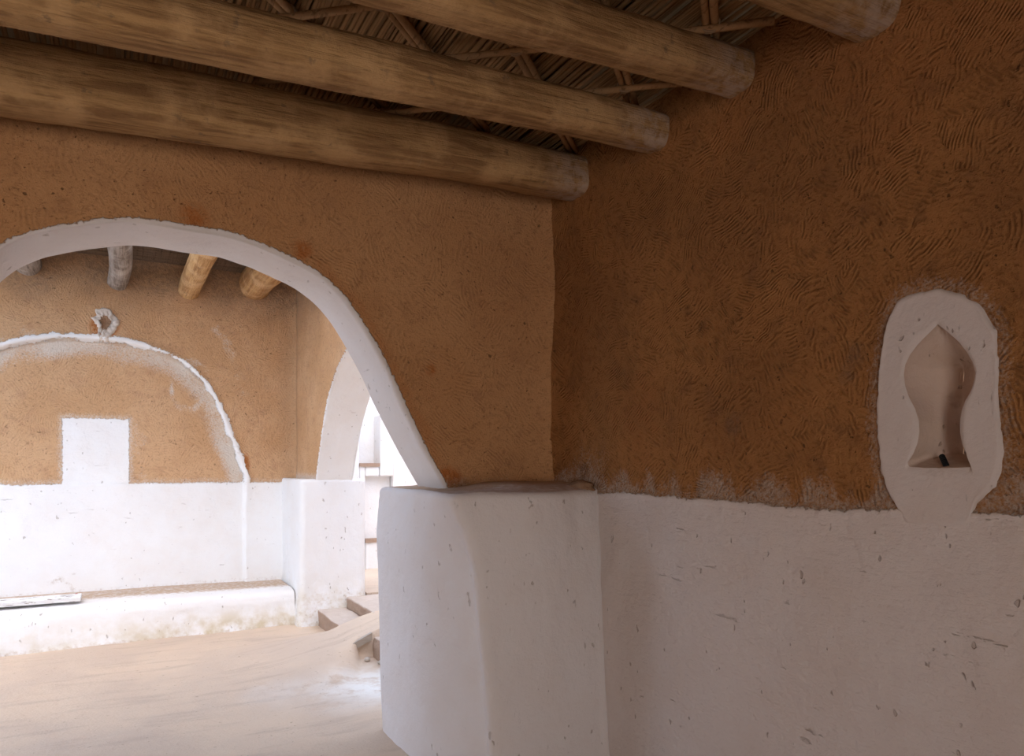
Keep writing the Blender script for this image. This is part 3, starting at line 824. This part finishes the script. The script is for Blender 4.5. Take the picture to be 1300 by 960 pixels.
def rr_ring(x0, x1, y0, y1, r, n=160):
    P = []
    for cx, cy, a0 in ((x1 - r, y1 - r, 0), (x0 + r, y1 - r, 90), (x0 + r, y0 + r, 180), (x1 - r, y0 + r, 270)):
        for a in range(0, 91, 15):
            t = math.radians(a0 + a); P.append((cx + r * math.cos(t), cy + r * math.sin(t)))
    P.append(P[0])
    return resample(np.array(P), n + 1)[:-1][::-1]
def jamb_attr(X, Y, Z, top):
    d = np.where(top > .5, .5, -1.0)
    d = np.maximum(d, sstep(.40, .25, Z) * .30)
    d = np.maximum(d, sstep(.05, .0, np.hypot(X - 1.50, (Z - 1.32) * .6)) * sstep(6.7, 6.9, Y) * .7 - .1)
    return dict(dirt=d, stain=sstep(.5, .2, Z) * .4)
def jr(z, i):
    k = float(np.interp(z, [0, .4, 1.3], [.03, 0, 0]))
    return rr_ring(1.47 - k, 2.09, 6.72 - k, 7.75, .05)
o = block('pillar', jr, list(np.linspace(0, 1.33, 50)), (1.8, 7.3), 16, M_WHITE, jamb_attr, (1.8, 7.2, 0))
tag(o, 'bright white block-shaped pillar base at the right end of the bench beside the earth steps', 'pillar')

# bench along the far wall
prof = catmull([(6.835, -.03), (6.845, .05), (6.865, .18), (6.875, .26), (6.895, .315), (6.94, .338), (7.05, .345), (7.3, .345), (7.64, .34)], 7)
ub = nonuni([(-6, -1.3, .1), (-1.3, 1.45, .02)])
Pv = prof[:, 0][None, :] + 0 * ub[:, None]; Pz = prof[:, 1][None, :] + 0 * ub[:, None]; Pu = ub[:, None] + 0 * Pv
wv_ = fbm(Pu, Pz * 2 + Pv, 1.8, 4, 130) * .02
front = sstep(7.0, 6.9, Pv)
Pv = Pv - wv_ * front - sstep(1.2, 1.52, Pu) * .02 * front
Pz = Pz + wv_ * .4 * sstep(.1, .3, Pz) - sstep(0.0, 1.5, Pu) * .02 * sstep(.2, .32, Pz)
drt = np.where(Pv > 6.99, sstep(7.0, 7.25, Pv) * .55 + .16, -1)
drt = np.maximum(drt, sstep(.08, 0, Pz) * .45 - .05)
st = sstep(.26, .04, Pz) * (.35 + .5 * sstep(-.5, .9, Pu))
o = link('bench', np.stack([Pu, Pv, Pz], -1).reshape(-1, 3), gridfaces(*Pu.shape), M_WHITE, attrs=dict(dirt=drt, stain=st), loc=(0, 7.2, 0))
tag(o, 'long low whitewashed masonry bench built along the far wall', 'bench')

# painted board lying on the bench at the left
def at_z(x, y, z):
    a = (x - CX) / FPX; t = (z - EYE) * FPX / (HY - y)
    return Vector(((FU + a * FV) * t, (FV - a * FU) * t, z))
b = MB()
e = at_z(102, 763, .372)
x1 = e.x; yb = 7.05
m_ = 30
rows = []
for i in range(m_ + 1):
    x = -2.0 + (x1 + 2.0) * i / m_
    wv = .006 * float(vn(i * .7, 0, 3)); z0 = .366; z1 = .402 + .003 * float(vn(i * .5, 9, 2))
    rows += [(x, 6.93 + wv, z0), (x, 6.925 + wv, z1 - .004), (x, 6.932 + wv, z1), (x, 7.13 + wv, z1), (x, 7.14 + wv, z1 - .004), (x, 7.14, z0)]
F = []
for i in range(m_):
    for q in range(6): F.append((i * 6 + q, i * 6 + (q + 1) % 6, (i + 1) * 6 + (q + 1) % 6, (i + 1) * 6 + q))
F += [tuple(range(6))[::-1], tuple(m_ * 6 + q for q in range(6))]
b.add(rows, F)
tag(b.build('board', M_PBOARD, smooth=False, loc=(x1 - .5, 7.0, .35)), 'chipped white-painted board lying along the front of the bench at the left', 'board')
s_ = at_z(97, 754, .40)
lump_mesh('scrap', (s_.x, 7.12, .397), (.012, .008, .006), M_RED, 8, 'tiny red scrap at the right end of the white board', 'scrap')

# ------------------------------------------------------------------ steps and ramp
def earth_block(name, x0, x1, y0, y1, z0, z1, seed, label, group=None, edge=.012):
    nx, ny, nz = 26, 30, 12
    b_v = []; F = []; W = []
    # profile over the nosing: riser from z0 up, then tread back
    prof = [(x0, z0 + (z1 - z0) * i / nz) for i in range(nz)] + [(x0 + .004, z1 - .003), (x0 + .015, z1)] + [(x0 + .02 + (x1 - x0 - .02) * i / nx, z1) for i in range(nx + 1)] + [(x1, z0)]
    yy = np.linspace(y0, y1, ny * 2)
    for y in yy:
        for q, (x, z) in enumerate(prof):
            r = float(fbm(y * 4, z * 6 + x * 3, 1.5, 3, seed)) * edge
            nz_ = float(fbm(y * 5, x * 5, 1.2, 3, seed + 5)) * .008
            onr = 1 if q < nz + 2 else 0
            b_v.append((x + r * (1 if q < nz + 2 else 0), y, z + (nz_ if z > z0 + .02 else 0)))
            W.append(0 if q < nz else 1)
    m = len(prof); n = len(yy)
    F = gridfaces(n, m)
    F.append(tuple(range(m))); F.append(tuple((n - 1) * m + i for i in range(m))[::-1])
    o = link(name, b_v, F, M_STEP, attrs=dict(wash_or_light=W), loc=(x0, (y0 + y1) / 2, z0), smooth=False)
    return tag(o, label, 'step', group)
earth_block('step', 1.625, 1.885, 5.90, 6.71, -.02, .150, 3, 'lower crumbling earth step beside the bright white pillar base')
earth_block('step', 1.90, 2.27, 5.90, 6.71, -.02, .245, 13, 'upper crumbling earth step beside the bright white pillar base')
earth_block('step', 1.74, 2.085, 4.1, 5.40, -.02, .160, 23, 'lower earth step on the near side of the ramp, partly behind the big pillar')
earth_block('step', 2.10, 2.27, 4.1, 5.40, -.02, .26, 33, 'upper earth step on the near side of the ramp')
# grey board edging the ramp
b = MB()
p0 = Vector((1.50, 5.40, .085)); p1 = Vector((1.725, 5.40, .185))
dd = (p1 - p0).normalized()
for (o0, o1, w0_, w1_) in ((0, 1, -.02, .012),):
    q = [p0 + Vector((0, -.012, -.045)), p0 + Vector((0, .02, -.045)), p0 + Vector((0, .02, .01)), p0 + Vector((0, -.012, .01))]
    q2 = [v + (p1 - p0) for v in q]
    b.add(q + q2, [(0, 1, 2, 3), (7, 6, 5, 4), (0, 4, 5, 1), (1, 5, 6, 2), (2, 6, 7, 3), (3, 7, 4, 0)])
tag(b.build('edging_board', M_BOARD, smooth=False, loc=tuple(p0)), 'weathered grey board edging the near side of the ramp', 'board')
lump_mesh('stone', (1.66, 5.30, .018), (.024, .02, .018), M_STONE, 4, 'small pale stone at the foot of the near step under the ramp edge', 'stone')
lump_mesh('stone', (1.72, 5.18, .015), (.018, .02, .015), M_STONE, 9, 'tiny stone nearer the big pillar at the foot of the near step', 'stone')

# ------------------------------------------------------------------ lit passage beyond the side arch
slab('floor', [(2.28, 8, 3.0, 13, -.1, .262), (2.10, 2.28, 6.72, 13, -.1, .262)], M_FLOOR)
def recess_wall():
    V8 = 8.25
    uu = [1.9, 2.49, 2.735, 2.80, 5.5]
    b = MB()
    def q(a, b_, c, d, vv_): b.add([(a, vv_, c), (b_, vv_, c), (b_, vv_, d), (a, vv_, d)], [(0, 1, 2, 3)])
    # front plane with two openings
    b.add(*boxv(1.9, 2.49, V8, V8 + .5, 0, 4.2))
    b.add(*boxv(2.49, 2.56, V8, V8 + .5, 0, 1.50))
    b.add(*boxv(2.56, 2.90, V8, V8 + .5, 0, .60))
    b.add(*boxv(2.56, 2.90, V8 + .09, V8 + .5, .60, 1.42))
    b.add(*boxv(2.56, 2.735, V8, V8 + .5, 1.36, 1.50))
    b.add(*boxv(2.735, 2.90, V8 - .03, V8 + .5, 1.36, 2.10))
    b.add(*boxv(2.90, 5.5, V8, V8 + .5, 0, 2.10))
    b.add(*boxv(2.49, 5.5, V8 + .22, V8 + .5, 1.50, 4.2))
    return b
b = recess_wall()
o = b.build('wall_passage', M_WHITE, smooth=False)
bv = o.modifiers.new('bevel', 'BEVEL'); bv.width = .02; bv.segments = 3
for nm in ('dirt', 'stain'):
    a = o.data.attributes.new(nm, 'FLOAT', 'POINT'); a.data.foreach_set('value', [-.3 if nm == 'dirt' else 0.0] * len(o.data.vertices))
tag(o, kind='structure')
def sill(x0, x1, y0, y1, z, lab):
    b = MB(); b.add(*boxv(x0, x1, y0, y1, z - .03, z + .012))
    o = b.build('sill', M_STEP, smooth=False, loc=(x0, y0, z))
    a = o.data.attributes.new('wash_or_light', 'FLOAT', 'POINT'); a.data.foreach_set('value', [0.0] * 8)
    tag(o, lab, 'sill')
sill(2.49, 2.735, 8.235, 8.47, 1.505, 'brown earthen sill of the upper white recess beyond the side arch')
sill(2.56, 2.88, 8.235, 8.47, .605, 'brown earthen sill of the lower white recess beyond the side arch')
slab('wall_passage_end', [(5.5, 5.9, 3.0, 8.7, 0, 4.2)], M_PLAIN)
slab('wall_passage_near', [(2.16, 5.5, 3.0, 3.5, 0, 3.3)], M_PLAIN)

# far beams and mat of the middle bay; the roof is open between the arch wall and the mat
G2 = 'short beams reaching into the far wall under the mat'
for (xp, yp, xq, r, lab, sd_) in ((36, 350, 22, .105, 'leftmost sooty beam end set in the far wall above the blind arch', 3),
                                 (150, 370, 154, .085, 'sooty grey beam with pale streaks, second from left in the far wall', 5),  # pale streaks come from the log's own colour
                                 (240, 380, 253, .095, 'light golden wood beam, third from left in the far wall', 7),  # same pale wood colour all round the log
                                 (326, 384, 345, .155, 'thickest pale wood beam, nearest the side arch in the far wall', 9)):
    u, z = on_v(xp, yp, VF)
    log('far_beam', (u, 3.7, z + r + .04), (u, VF + .12, z + r), r * 1.08, r, M_LOG3 if sd_ in (3, 5) else M_LOG2, lab, G2, sd_, 0.0, .0, 40, 24, 2.2)
def mat_far():
    b = MB()
    y = 6.12
    while y < VF + .05:
        zz = 3.42 + rnd.uniform(0, .01)
        path = [(x, y + rnd.uniform(-.008, .008), zz + rnd.uniform(-.006, .006)) for x in np.linspace(-5.9, 1.68, 14)]
        b.tube(path, rnd.uniform(.010, .018), 5, caps=False)
        y += rnd.uniform(.02, .034)
    b.add(*boxv(-6, 1.75, 6.10, VF + .3, 3.435, 3.6))
    return tag(b.build('ceiling', M_REED2), kind='structure')
mat_far()
slab('ceiling', [(-6, 1.6, 3.42, 3.95, 3.30, 3.55)], M_ROOF)
